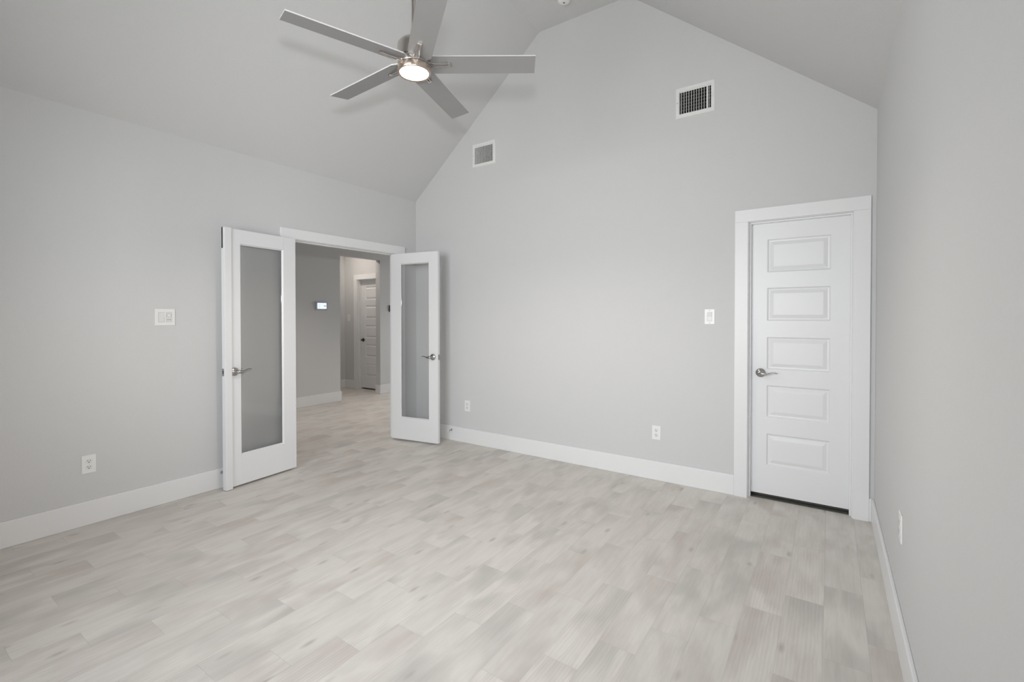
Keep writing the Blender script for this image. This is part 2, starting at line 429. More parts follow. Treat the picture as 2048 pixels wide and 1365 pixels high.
# inner passage
PX, PY = -3.745, 1.757                        # its left wall and its door wall
HD0, HD1 = -3.345, -2.735                     # hall door slab
bm = NB(); bx(bm, PX - WT, PX, -1.0, PY, 0, HC)
struct('wall_passage', bm, M_WALL, 'grey side wall of the inner passage beyond the hall', 'wall')
bm = NB(); bx(bm, PX, HX - WT, -1.0 - WT, -1.0, 0, HC)
struct('wall_passage_end', bm, M_WALL, 'end wall of the inner passage, out of sight', 'wall')
bm = NB(); wall_cells(bm, 'x', [PX - WT, HD0 - 0.03, HD1 + 0.03, HX - WT], PY, PY + WT, lambda x: HC, [(HD0 - 0.03, HD1 + 0.03, 0, 2.075)])
struct('wall_passage_door', bm, M_WALL, 'grey wall around the panel door at the end of the passage', 'wall')
bm = NB(); bx(bm, PX - WT, HX - WT, PY + 0.9, PY + 1.0, 0, HC); bx(bm, PX - WT, PX, PY + WT, PY + 0.9, 0, HC)
struct('wall_passage_room', bm, M_WALL, 'walls of the dark room behind the passage door', 'wall')
# closet behind the closet door
bm = NB(); bx(bm, 3.2, W + WT, 0.9, 1.0, 0, 2.5); bx(bm, 3.1, 3.2, WT, 1.0, 0, 2.5); bx(bm, W, W + WT, WT, 0.9, 0, 2.5); bx(bm, 3.1, W + WT, WT, 1.0, 2.5, 2.6)
struct('wall_closet', bm, M_WALL, 'walls of the dark closet behind the closet door', 'wall')

# ------------------------------------------------------------------ baseboards
def board(name, runs, label):
    bm = NB()
    for r in runs: bx(bm, *r)
    return struct(name, bm, M_TRIM, label, 'baseboard', bevel=0.004)
board('baseboard_left', [(0, BBT, YR, -1.625, 0, BBH), (0, BBT, -0.185, 0, 0, BBH)], 'tall white baseboard along the wall with the double doors')
board('baseboard_back', [(BBT, 3.394, -BBT, 0, 0, BBH), (4.208, W - BBT, -BBT, 0, 0, BBH)], 'tall white baseboard along the gable wall')
board('baseboard_right', [(W - BBT, W, YR, 0, 0, BBH)], 'tall white baseboard along the wall next to the camera')
board('baseboard_rear', [(BBT, W - BBT, YR, YR + BBT, 0, BBH)], 'tall white baseboard under the rear windows')
board('baseboard_hall', [(HX, HX + BBT, HY0, OY0 + BBT, 0, BBH), (HX - WT, HX, OY0, OY0 + BBT, 0, BBH)], 'white baseboard below the lit control panel in the hall')
board('baseboard_hall_post', [(HX, HX + BBT, OY1 - BBT, HY1, 0, BBH), (HX - WT, HX, OY1 - BBT, OY1, 0, BBH)], 'white baseboard wrapping the wall end right of the passage opening')
board('baseboard_passage', [(PX, HD0 - 0.113, PY - BBT, PY, 0, BBH), (PX, PX + BBT, -1.0, PY - BBT, 0, BBH)], 'white baseboard in the corner left of the passage door')

# ------------------------------------------------------------------ casings and jambs
CT = 0.018
# closet
bm = NB()
bx(bm, 3.394, 3.484, -CT, 0, 0, 2.058); bx(bm, 4.118, 4.208, -CT, 0, 0, 2.058); bx(bm, 3.394, 4.208, -CT, 0, 2.058, 2.148)
struct('trim_1', bm, M_TRIM, 'flat white casing around the closet door', 'door casing', bevel=0.0025)
bm = NB()
bx(bm, 3.471, 3.489, 0, WT, 0, 2.055); bx(bm, 4.113, 4.131, 0, WT, 0, 2.055); bx(bm, 3.471, 4.131, 0, WT, 2.055, 2.073)
bx(bm, 3.489, 3.500, 0.026, 0.060, 0, 2.044); bx(bm, 4.102, 4.113, 0.026, 0.060, 0, 2.044); bx(bm, 3.489, 4.113, 0.026, 0.060, 2.044, 2.055)
struct('trim_2', bm, M_TRIM, 'white jamb and stop inside the closet doorway', 'door jamb', bevel=0.002)
bm = NB()
bx(bm, 3.489, 4.113, 0.045, WT - 0.005, 0.0, 0.004)
struct('trim_3', bm, M_STRIP, 'rough dark strip on the floor under the closet door', 'threshold')
# double doors
bm = NB()
bx(bm, 0, CT, -1.625, -1.535, 0, 2.054); bx(bm, 0, CT, -0.275, -0.185, 0, 2.054); bx(bm, 0, CT, -1.625, -0.185, 2.054, 2.144)
struct('trim_4', bm, M_TRIM, 'flat white casing around the double doorway', 'door casing', bevel=0.0025)
bm = NB()
bx(bm, -WT, 0, -1.548, -1.530, 0, 2.050); bx(bm, -WT, 0, -0.290, -0.265, 0, 2.050); bx(bm, -WT, 0, -1.548, -0.265, 2.050, 2.070)
bx(bm, -0.075, -0.040, -1.530, -0.290, 2.040, 2.050)
struct('trim_5', bm, M_TRIM, 'white jamb lining the double doorway', 'door jamb', bevel=0.002)
bm = NB()
bx(bm, -WT - CT, -WT, -1.625, -1.535, 0, 2.054); bx(bm, -WT - CT, -WT, -0.270, -0.180, 0, 2.054); bx(bm, -WT - CT, -WT, -1.625, -0.180, 2.054, 2.144)
struct('trim_6', bm, M_TRIM, 'white casing on the hall side of the double doorway', 'door casing', bevel=0.0025)
# passage door
bm = NB()
bx(bm, HD0 - 0.113, HD0 - 0.018, PY - CT, PY, 0, 2.058); bx(bm, HD1 + 0.018, HX - WT - 0.004, PY - CT, PY, 0, 2.058); bx(bm, HD0 - 0.113, HX - WT - 0.004, PY - CT, PY, 2.058, 2.150)
struct('trim_7', bm, M_TRIM, 'white casing around the panel door at the end of the passage', 'door casing', bevel=0.0025)
bm = NB()
bx(bm, HD0 - 0.03, HD0 - 0.008, PY, PY + WT, 0, 2.055); bx(bm, HD1 + 0.008, HD1 + 0.03, PY, PY + WT, 0, 2.055); bx(bm, HD0 - 0.03, HD1 + 0.03, PY, PY + WT, 2.055, 2.075)
bx(bm, HD0 - 0.008, HD0 + 0.003, PY + 0.035, PY + 0.07, 0, 2.046); bx(bm, HD0, HD1, PY + 0.035, PY + 0.07, 2.044, 2.055)
struct('trim_8', bm, M_TRIM, 'white jamb and stop around the panel door in the passage', 'door jamb', bevel=0.002)

# ------------------------------------------------------------------ panel doors
def panel_door(name, x0, x1, yf, z0, z1, px0, px1, rows, label, kind='structure'):
    """slab whose front (towards -y) carries five raised panels"""
    bm = NB(); th = 0.035
    xs = [x0, px0, px1, x1]; zs = [z0] + [q for r in sorted(rows) for q in r] + [z1]
    vg = {}
    for i, x in enumerate(xs):
        for j, z in enumerate(zs): vg[i, j] = bm.verts.new((x, yf, z))
    for i in range(3):
        for j in range(len(zs) - 1):
            if i == 1 and j % 2 == 1:
                outer = [vg[i, j], vg[i + 1, j], vg[i + 1, j + 1], vg[i, j + 1]]
                ax, bx_, az, bz = xs[i], xs[i + 1], zs[j], zs[j + 1]
                for ins, dep in ((0.004, 0.004), (0.009, 0.0105), (0.018, 0.0115), (0.040, 0.0030), (0.044, 0.0022)):
                    ring = [bm.verts.new(p) for p in ((ax + ins, yf + dep, az + ins), (bx_ - ins, yf + dep, az + ins), (bx_ - ins, yf + dep, bz - ins), (ax + ins, yf + dep, bz - ins))]
                    for q in range(4): bm.faces.new((outer[q], outer[(q + 1) % 4], ring[(q + 1) % 4], ring[q]))
                    outer = ring
                bm.faces.new(outer)
            else:
                bm.faces.new((vg[i, j], vg[i + 1, j], vg[i + 1, j + 1], vg[i, j + 1]))
    n = len(zs)
    back = [bm.verts.new(p) for p in ((x0, yf + th, z0), (x1, yf + th, z0), (x1, yf + th, z1), (x0, yf + th, z1))]
    bm.faces.new(back[::-1])
    bm.faces.new([vg[i, 0] for i in range(4)] + [back[1], back[0]])
    bm.faces.new([vg[i, n - 1] for i in range(3, -1, -1)] + [back[3], back[2]])
    bm.faces.new([vg[0, j] for j in range(n - 1, -1, -1)] + [back[0], back[3]])
    bm.faces.new([vg[3, j] for j in range(n)] + [back[2], back[1]])
    o = obj(name, bm, M_DOOR)
    return tag(o, label, 'door', kind=kind)
ROWS = [(0.248, 0.484), (0.607, 0.845), (0.964, 1.203), (1.324, 1.568), (1.682, 1.926)]
closet = panel_door('door_1', 3.494, 4.108, 0.062, 0.032, 2.050, 3.602, 3.992, ROWS, 'closed white five-panel closet door beside the right-hand corner')
hdoor = panel_door('door_4', HD0, HD1, PY + 0.072, 0.024, 2.050, HD0 + 0.115, HD1 - 0.115, ROWS, 'distant white five-panel door with a dark lever, through the doorway')

def lever_handle(M, parent, mat=M_NICKEL, flip=1, tilt=0.0, thumb=False, scale=1.0, label=None):
    """M: origin on the door face, X along the lever, Y up, Z out of the face"""
    bm = NB()
    lathe(bm, [(0.0, 0.0), (0.033, 0.0), (0.0335, 0.003), (0.032, 0.007), (0.027, 0.011), (0.020, 0.0135), (0.0145, 0.016), (0.0125, 0.022), (0.0125, 0.040), (0.0, 0.042)], M, 40)
    h = obj('door_handle', bm, mat, parent, smooth=50)
    if label: h['label'] = label
    bm = NB(); ct, st = math.cos(tilt), math.sin(tilt)
    path = [(-0.010, 0.0, 0.046), (0.004, 0.0, 0.048), (0.018, -0.0015, 0.051), (0.033, -0.003, 0.053), (0.050, -0.001, 0.053), (0.066, 0.005, 0.051), (0.082, 0.009, 0.049), (0.097, 0.0085, 0.048), (0.110, 0.005, 0.048), (0.114, 0.0035, 0.048)]
    path = [(x * ct - y * st, x * st + y * ct, z) for x, y, z in path]
    rad = [0.004, 0.0135, 0.0135, 0.0105, 0.0075, 0.0062, 0.0062, 0.0068, 0.006, 0.002]
    fl_ = [(1, 1), (1, 1), (1, 1), (1, .95), (1.1, .75), (1.3, .6), (1.5, .55), (1.6, .55), (1.5, .55), (1.2, .6)]
    # upv = Y so the flattened section is wide along Z
    tube(bm, path, rad, M, 16, fl_, Vector((0, 1, 0)))
    obj('lever', bm, mat, h, smooth=60)
    if thumb:
        bm = NB(); lathe(bm, [(0, 0.046), (0.004, 0.046), (0.004, 0.064), (0.0, 0.065)], M, 16)
        obj('lock_button', bm, M_DARK, h, smooth=50)
    return h
lever_handle(frame((3.562, 0.062, 0.935), (1, 0, 0), (0, 0, 1), (0, -1, 0)), closet)
lever_handle(frame((HD0 + 0.052, PY + 0.072, 0.925), (1, 0, 0), (0, 0, 1), (0, -1, 0)), hdoor, M_BRONZE, label='dark bronze door handle')

# ------------------------------------------------------------------ glazed double doors
def glazed_leaf(name, P0, d, nrm, label, latch_label=None, hinge_face=-1):
    """P0: hinge corner of the visible face at floor level; d along the leaf; nrm out of the visible face"""
    root = empty(name, (0, 0, 0)); M = frame(P0, (*d, 0), (*nrm, 0), (0, 0, 1))
    th, L = 0.035, 0.61; z0, z1 = 0.016, 2.046
    g0, g1, gz0, gz1 = 0.117, 0.495, 0.252, 1.937
    bm = NB()
    bx(bm, 0, g0, -th, 0, z0, z1, M); bx(bm, g1, L, -th, 0, z0, z1, M); bx(bm, g0, g1, -th, 0, z0, gz0, M); bx(bm, g0, g1, -th, 0, gz1, z1, M)
    bmesh.ops.remove_doubles(bm, verts=bm.verts, dist=1e-5)
    # glazing stop, a thin sloped bead around the pane on both faces
    for (ya, yb) in ((-0.0008, -0.013), (-th + 0.0008, -th + 0.013)):
        o4 = [(g0, gz0), (g1, gz0), (g1, gz1), (g0, gz1)]; i4 = [(g0 + 0.011, gz0 + 0.011), (g1 - 0.011, gz0 + 0.011), (g1 - 0.011, gz1 - 0.011), (g0 + 0.011, gz1 - 0.011)]
        oa = [bm.verts.new(M @ Vector((x, ya, z))) for x, z in o4]; ib = [bm.verts.new(M @ Vector((x, yb, z))) for x, z in i4]
        for q in range(4): bm.faces.new((oa[q], oa[(q + 1) % 4], ib[(q + 1) % 4], ib[q]))
    fr = obj('door_frame', bm, M_DOOR, root, bevel=0.0012)
    bm = NB(); bx(bm, g0 + 0.009, g1 - 0.009, -0.0195, -0.0155, gz0 + 0.009, gz1 - 0.009, M); obj('glass_pane', bm, M_GLASS, root)
    # hinges at the hinge edge
    for hz in (0.25, 1.03, 1.80):
        bm = NB(); tube(bm, [M @ Vector((-0.004, -th - 0.003, hz - 0.045)), M @ Vector((-0.004, -th - 0.003, hz + 0.045))], 0.0055, n=12, upv=Vector((0, 1, 0)))
        bx(bm, -0.0012, 0.0, -th, -0.004, hz - 0.045, hz + 0.045, M)
        obj('hinge', bm, M_STEEL, root)
    tag(root, label, 'door', kind='structure')
    return root, M, L, th
nL = Vector((0.9953, 0.0964)); dL = Vector((0.0964, -0.9953))
lf, ML, L, th = glazed_leaf('door_2', (0.064, -1.521, 0), dL, nL, 'white glazed door folded back against the left wall, lever on its left')
bm = NB(); bx(bm, L - 0.040, L + 0.012, 0.0, 0.012, 0.004, 2.050, ML); bx(bm, L, L + 0.012, -th, 0.0, 0.004, 2.050, ML)
obj('astragal', bm, M_DOOR, lf, bevel=0.002)
bm = NB(); bx(bm, L + 0.0118, L + 0.0130, -th + 0.006, -th + 0.022, 1.888, 2.0505, ML); obj('flush_bolt', bm, M_DARK, lf)
bm = NB(); bx(bm, L + 0.0118, L + 0.0135, -th + 0.002, -th + 0.026, 0.895, 0.953, ML); obj('latch_plate', bm, M_STEEL, lf)
bm = NB(); bx(bm, L + 0.0134, L + 0.0140, -th + 0.012, -th + 0.022, 0.912, 0.936, ML); obj('latch_hole', bm, M_DARK, lf)
def on_leaf(Mx, s, z, out, sgn=1):
    o = Mx @ Vector((s, 0 if out > 0 else -0.035, z)); q = Mx.to_3x3()
    xa = q @ Vector((-1, 0, 0)); za = q @ Vector((0, out, 0)); ya = Vector((0, 0, 1))
    return frame(o, xa, ya, za)
lever_handle(on_leaf(ML, L - 0.062, 0.923, 1), lf, tilt=0.09)
lever_handle(on_leaf(ML, L - 0.062, 0.923, -1), lf, tilt=0.05)

dR = Vector((0.985, 0.1734)).normalized(); nR = Vector((dR.y, -dR.x))
rf, MR, L, th = glazed_leaf('door_3', (-0.017, -0.359, 0), dR, nR, 'white glazed door opened towards the gable wall corner, lever on its right')
bm = NB(); bx(bm, L, L + 0.0015, -th + 0.005, -0.005, 0.90, 0.957, MR); obj('latch_plate', bm, M_STEEL, rf)
bm = NB(); bx(bm, L + 0.0014, L + 0.010, -th + 0.012, -0.013, 0.918, 0.938, MR); obj('latch_bolt', bm, M_STEEL, rf, bevel=0.002)
lever_handle(on_leaf(MR, L - 0.062, 0.930, 1), rf)
lever_handle(on_leaf(MR, L - 0.062, 0.930, -1), rf)

# ------------------------------------------------------------------ wall plates
def plate_frame(org, wall):
    ax = {'left': ((0, 1, 0), (0, 0, 1), (1, 0, 0)), 'back': ((1, 0, 0), (0, 0, 1), (0, -1, 0)), 'right': ((0, -1, 0), (0, 0, 1), (-1, 0, 0))}[wall]
    return frame(org, *ax)
def box_c(bm, cx, cy, w, h, z0, z1, M): bx(bm, cx - w / 2, cx + w / 2, cy - h / 2, cy + h / 2, z0, z1, M)
def outlet(org, wall, label):
    M = plate_frame(org, wall); root = empty('wall_outlet', org)
    def add(name, bm, mat, parent, **k):
        o = obj(name, bm, mat, parent, **k); o.matrix_parent_inverse = root.matrix_world.inverted() if parent == root else I4; return o
    bm = NB(); box_c(bm, 0, 0, 0.072, 0.117, 0.0, 0.0055, M); add('cover_plate', bm, M_PLATE, root, bevel=0.0022, seg=3)
    for cy in (0.0195, -0.0195):
        bm = NB()
        vs = [bm.verts.new(M @ Vector((0.0165 * math.copysign(abs(math.cos(t)) ** 0.75, math.cos(t)), cy + 0.0145 * math.copysign(min(1, abs(math.sin(t)) ** 0.55), math.sin(t)), 0.0072))) for t in [2 * math.pi * i / 32 for i in range(32)]]
        f_ = bm.faces.new(vs); r = bmesh.ops.extrude_face_region(bm, geom=[f_]); q = M.to_3x3() @ Vector((0, 0, -0.003))
        for v in r['geom']:
            if isinstance(v, bmesh.types.BMVert): v.co += q
        rc = add('receptacle', bm, M_PLATE2, root)
        bm = NB(); box_c(bm, -0.0064, cy + 0.004, 0.0024, 0.0085, 0.0068, 0.0075, M); box_c(bm, 0.0064, cy + 0.004, 0.0024, 0.007, 0.0068, 0.0075, M)
        lathe(bm, [(0, 0.0068), (0.0030, 0.0068), (0.0030, 0.0075), (0, 0.0075)], M @ Matrix.Translation((0, cy - 0.0068, 0)), 12)
        s_ = obj('slots', bm, M_DARK, rc)
    bm = NB(); lathe(bm, [(0, 0.005), (0.0028, 0.005), (0.0028, 0.0064), (0, 0.0066)], M, 12); add('screw', bm, M_PLATE2, root)
    return tag(root, label, 'electrical outlet')
outlet((0, -2.915, 0.394), 'left', 'white duplex outlet low on the left wall, above the baseboard')
outlet((2.8045, 0, 0.392), 'back', 'white duplex outlet low on the gable wall, nearer the closet door')
outlet((0.7745, 0, 0.3975), 'back', 'small white outlet low on the gable wall beside the open glazed door')
outlet((W, -1.389, 0.487), 'right', 'white outlet seen edge-on on the wall beside the camera')

def rocker(bm, cx, cy, M, w=0.0335, h=0.067):
    vs = [(-w / 2, -h / 2, 0.0055), (w / 2, -h / 2, 0.0055), (w / 2, 0, 0.0064), (-w / 2, 0, 0.0064), (w / 2, h / 2, 0.0100), (-w / 2, h / 2, 0.0100)]
    v = [bm.verts.new(M @ Vector((cx + a, cy + b, c_))) for a, b, c_ in vs]
    g_ = [bm.verts.new(M @ Vector((cx + a, cy + b, 0.003))) for a, b, c_ in (vs[0], vs[1], vs[4], vs[5])]
    bm.faces.new((v[0], v[1], v[2], v[3])); bm.faces.new((v[3], v[2], v[4], v[5]))
    bm.faces.new((g_[0], g_[1], v[1], v[0])); bm.faces.new((g_[1], g_[2], v[4], v[2], v[1])); bm.faces.new((g_[2], g_[3], v[5], v[4])); bm.faces.new((g_[3], g_[0], v[0], v[3], v[5]))
    bm.faces.new(g_[::-1])
def ring_gap(bm, cx, cy, w, h, M, g=0.0012, z=0.0058):
    for q in ((cx - w / 2 - g, cx - w / 2, cy - h / 2 - g, cy + h / 2 + g), (cx + w / 2, cx + w / 2 + g, cy - h / 2 - g, cy + h / 2 + g), (cx - w / 2, cx + w / 2, cy + h / 2, cy + h / 2 + g), (cx - w / 2, cx + w / 2, cy - h / 2 - g, cy - h / 2)):
        bx(bm, q[0], q[1], q[2], q[3], 0.005, z, M)
M_GAP = pmat('plate_shadow_gap', (0.25, 0.25, 0.245), 0.8)
def switch(org, wall, label, screws=True):
    M = plate_frame(org, wall); root = empty('light_switch', org)
    def add(name, bm, mat, **k):
        o = obj(name, bm, mat, root, **k); o.matrix_parent_inverse = root.matrix_world.inverted(); return o
    bm = NB(); box_c(bm, 0, 0, 0.074, 0.118, 0, 0.0055, M); add('cover_plate', bm, M_PLATE, bevel=0.0022, seg=3)
    bm = NB(); rocker(bm, 0, 0, M); add('rocker', bm, M_PLATE2)
    bm = NB(); ring_gap(bm, 0, 0, 0.0335, 0.067, M); add('rocker_gap', bm, M_GAP)
    for sy in (0.048, -0.048):
        bm = NB(); lathe(bm, [(0, 0.005), (0.0028, 0.005), (0.0028, 0.0060), (0, 0.0062)], M @ Matrix.Translation((0, sy, 0)), 12); add('screw', bm, M_GAP)
    return tag(root, label, 'light switch')
switch((3.2155, 0, 1.354), 'back', 'single white rocker switch on the gable wall left of the closet door')
switch((-3.622, PY, 1.345), 'back', 'tiny white switch in the passage beside the distant panel door')
# two-gang plate: dimmer rocker and fan control
org = (0, -2.486, 1.352); M = plate_frame(org, 'left'); root = empty('light_switch', org)
def add(name, bm, mat, **k):
    o = obj(name, bm, mat, root, **k); o.matrix_parent_inverse = root.matrix_world.inverted(); return o
bm = NB(); box_c(bm, 0, 0, 0.124, 0.120, 0, 0.0055, M); add('cover_plate', bm, M_PLATE, bevel=0.0022, seg=3)
bm = NB(); rocker(bm, -0.0235, 0, M); add('rocker', bm, M_PLATE2)
bm = NB(); ring_gap(bm, -0.0235, 0, 0.0335, 0.067, M); add('rocker_gap', bm, M_GAP)
bm = NB(); box_c(bm, 0.0235, 0, 0.0335, 0.067, 0.003, 0.0066, M); add('fan_control', bm, M_PLATE2, bevel=0.0008)
bm = NB(); ring_gap(bm, 0.0235, 0, 0.0335, 0.067, M); add('control_gap', bm, M_GAP)
bm = NB(); lathe(bm, [(0, 0.006), (0.012, 0.006), (0.0115, 0.0095), (0.0, 0.0100)], M @ Matrix.Translation((0.0235, 0.013, 0)), 24); add('round_button', bm, M_PLATE, smooth=40)
bm = NB()
for i in range(24):
    a0, a1 = 2 * math.pi * i / 24, 2 * math.pi * (i + 1) / 24; v = []
    for r_, a_ in ((0.0122, a0), (0.0138, a0), (0.0138, a1), (0.0122, a1)): v.append(bm.verts.new(M @ Vector((0.0235 + r_ * math.cos(a_), 0.013 + r_ * math.sin(a_), 0.0069))))
    bm.faces.new(v)
box_c(bm, 0.0165, -0.0185, 0.006, 0.008, 0.0066, 0.0070, M); box_c(bm, 0.0300, -0.0185, 0.006, 0.008, 0.0066, 0.0070, M)
add('button_markings', bm, M_GAP)
tag(root, 'wide white two-gang plate with rocker and round fan control, left wall', 'light switch')

# ------------------------------------------------------------------ hall devices
org = (HX, 0.462, 1.527); M = frame(org, (0, 1, 0), (0, 0, 1), (1, 0, 0)); root = empty('control_panel', org)
bm = NB(); box_c(bm, 0, 0, 0.205, 0.134, 0, 0.028, M); add('housing', bm, M_PANELB, bevel=0.004, seg=3)
bm = NB(); box_c(bm, -0.006, 0.002, 0.156, 0.090, 0.0275, 0.0286, M); add('screen', bm, M_SCREEN)
bm = NB()
for i in range(5): box_c(bm, -0.050, 0.032 - i * 0.014, 0.034, 0.006, 0.0285, 0.0289, M)
for i in range(3): box_c(bm, -0.008, 0.030 - i * 0.014, 0.026, 0.004, 0.0285, 0.0289, M)
add('screen_text', bm, M_SCREEN2)
bm = NB(); lathe(bm, [(0, 0.0285), (1, 0.0285), (1, 0.0290), (0, 0.0290)], M @ Matrix.Translation((0.045, 0.002, 0)) @ Matrix.Diagonal((0.024, 0.0055, 1, 1)), 24); add('screen_mark', bm, M_INK)
bm = NB(); box_c(bm, 0.062, -0.057, 0.026, 0.006, 0.0275, 0.0285, M); add('badge', bm, M_INK)
tag(root, 'pale wall control panel with a lit blue screen in the hall', 'alarm panel')
org = (HX, 1.855, 1.51); root = empty('thermostat', org); M = frame(org, (0, 1, 0), (0, 0, 1), (1, 0, 0))
bm = NB(); box_c(bm, 0, 0, 0.10, 0.115, 0, 0.022, M); add('housing', bm, M_DARK, bevel=0.004)
bm = NB(); box_c(bm, 0, 0.01, 0.06, 0.04, 0.0215, 0.0225, M); add('display', bm, M_GAP)
tag(root, 'dark device on the hall wall, a sliver showing beside the door jamb', 'thermostat')

# ------------------------------------------------------------------ air vents
def vent(key, label, tilt, n, divider):
    x0, x1, z0, z1 = VENTS[key]; cx, cz = (x0 + x1) / 2, (z0 + z1) / 2; w, h = x1 - x0, z1 - z0
    org = (cx, 0, cz); M = frame(org, (1, 0, 0), (0, 0, 1), (0, -1, 0)); root = empty('air_vent', org)
    def add(name, bm, mat, **k):
        o = obj(name, bm, mat, root, **k); o.matrix_parent_inverse = root.matrix_world.inverted(); return o
    b = 0.030
    bm = NB()
    # flange: outer edge on the wall, crowned face
    def rect(a, c_, z): return [bm.verts.new(M @ Vector(p)) for p in ((-a, -c_, z), (a, -c_, z), (a, c_, z), (-a, c_, z))]
    rings = [rect(w / 2, h / 2, 0.0), rect(w / 2, h / 2, 0.002), rect(w / 2 - 0.006, h / 2 - 0.006, 0.008), rect(w / 2 - b + 0.003, h / 2 - b + 0.003, 0.008), rect(w / 2 - b, h / 2 - b, 0.005), rect(w / 2 - b, h / 2 - b, -0.030), rect(w / 2 - b + 0.004, h / 2 - b + 0.004, -0.030), rect(w / 2 - b + 0.004, h / 2 - b + 0.004, 0.0)]
    for p, q in zip(rings, rings[1:] + rings[:1]):
        for i in range(4): bm.faces.new((p[i], p[(i + 1) % 4], q[(i + 1) % 4], q[i]))
    add('vent_frame', bm, M_VENT)
    iw, ih = w / 2 - b, h / 2 - b
    def louv(cx_, a, dep, half, parent_mesh, vertical=True):
        T = M @ (Matrix.Translation((cx_, 0, dep)) @ Matrix.Rotation(a, 4, 'Y')) if vertical else M @ (Matrix.Translation((0, cx_, dep)) @ Matrix.Rotation(a, 4, 'X'))
        if vertical: bx(parent_mesh, -0.0013, 0.0013, -ih, ih, -half, half, T)
        else: bx(parent_mesh, -iw, iw, -0.0008, 0.0008, -half, half, T)
    bm = NB()
    for i in range(n):
        px = -iw + (i + 0.75) * (2 * iw) / (n + 0.5)
        louv(px, tilt[0] + tilt[1] * (i / (n - 1) - 0.5), -0.010, 0.0085, bm)
    bx(bm, -iw, iw, ih - 0.010, ih, -0.004, -0.001, M)      # top rail of the blade set
    if divider: bx(bm, iw - 0.033, iw - 0.022, -ih, ih, -0.003, 0.001, M)
    add('front_louvers', bm, M_LOUV)
    bm = NB()
    nb = 7
    for i in range(nb): louv(-ih + (i + 0.5) * 2 * ih / nb, 0.12, -0.034, 0.008, bm, False)
    add('rear_louvers', bm, M_REAR)
    bm = NB(); bx(bm, iw + 0.010, iw + 0.015, -0.018, 0.020, 0.007, 0.012, M); add('damper_lever', bm, M_LOUV, bevel=0.001)
    bm = NB()
    v = []
    for a, c_, z in ((iw + 0.007, ih + 0.007, -0.001),):
        pass
    for q in ((-iw - 0.0078, -iw - 0.0072, -ih - 0.0078, ih + 0.0078), (iw + 0.0072, iw + 0.0078, -ih - 0.0078, ih + 0.0078)):
        bx(bm, q[0], q[1], q[2], q[3], -0.30, -0.001, M)
    for q in ((-ih - 0.0078, -ih - 0.0072), (ih + 0.0072, ih + 0.0078)): bx(bm, -iw - 0.0078, iw + 0.0078, q[0], q[1], -0.30, -0.001, M)
    bx(bm, -iw - 0.0078, iw + 0.0078, -ih - 0.0078, ih + 0.0078, -0.305, -0.30, M)
    add('duct', bm, M_DUCT)
    for sx in (-1,):
        bm = NB(); lathe(bm, [(0, 0.0075), (0.0035, 0.0075), (0.0035, 0.0088), (0, 0.009)], M @ Matrix.Translation((sx * (w / 2 - b / 2), 0, 0)), 12); add('screw', bm, M_GAP)
    return tag(root, label, 'air vent')
vent('big', 'white wall vent high up nearer the closet door, straight open louvers', (-0.05, 0.06), 12, True)
vent('small', 'white wall vent nearer the left slope, with angled vertical louvers', (-0.06, 0.12), 11, False)

# ------------------------------------------------------------------ door stops
def door_stop(org, wall, label, length=0.066):
    M = plate_frame(org, wall); root = empty('door_stop', org)
    def add(name, bm, mat, **k):
        o = obj(name, bm, mat, root, **k); o.matrix_parent_inverse = root.matrix_world.inverted(); return o
    bm = NB(); lathe(bm, [(0, 0), (0.0115, 0), (0.0115, 0.003), (0.009, 0.008), (0.0058, 0.014), (0.0048, 0.022), (0.0045, length - 0.012), (0.0, length - 0.012)], M, 24); add('post', bm, M_NICKEL, smooth=50)
    bm = NB(); lathe(bm, [(0, length - 0.014), (0.0068, length - 0.014), (0.0078, length - 0.006), (0.006, length), (0, length)], M, 20); add('rubber_tip', bm, M_RUBBER, smooth=50)
    return tag(root, label, 'door stop')
door_stop((0.560, -BBT, 0.115), 'back', 'nickel door stop on the gable wall baseboard behind the right glazed door')
door_stop((BBT, -2.118, 0.122), 'left', 'nickel door stop on the left baseboard behind the folded-back glazed door', 0.058)

# ------------------------------------------------------------------ smoke detector on the flat ceiling strip
org = (2.083, -0.272, HF); root = empty('smoke_detector', org)
def add(name, bm, mat, **k):
    o = obj(name, bm, mat, root, **k); o.matrix_parent_inverse = root.matrix_world.inverted(); return o
M = frame(org, (1, 0, 0), (0, -1, 0), (0, 0, -1))
bm = NB(); lathe(bm, [(0, 0), (0.054, 0), (0.055, 0.006), (0.050, 0.018), (0.040, 0.024), (0.030, 0.026), (0.0, 0.027)], M, 40); add('cover', bm, M_PLATE, smooth=40)
bm = NB(); lathe(bm, [(0, 0.0265), (0.009, 0.0265), (0.009, 0.0285), (0, 0.029)], M, 20); add('sensor', bm, M_GAP)
tag(root, 'small round white detector on the flat ceiling strip', 'smoke detector')

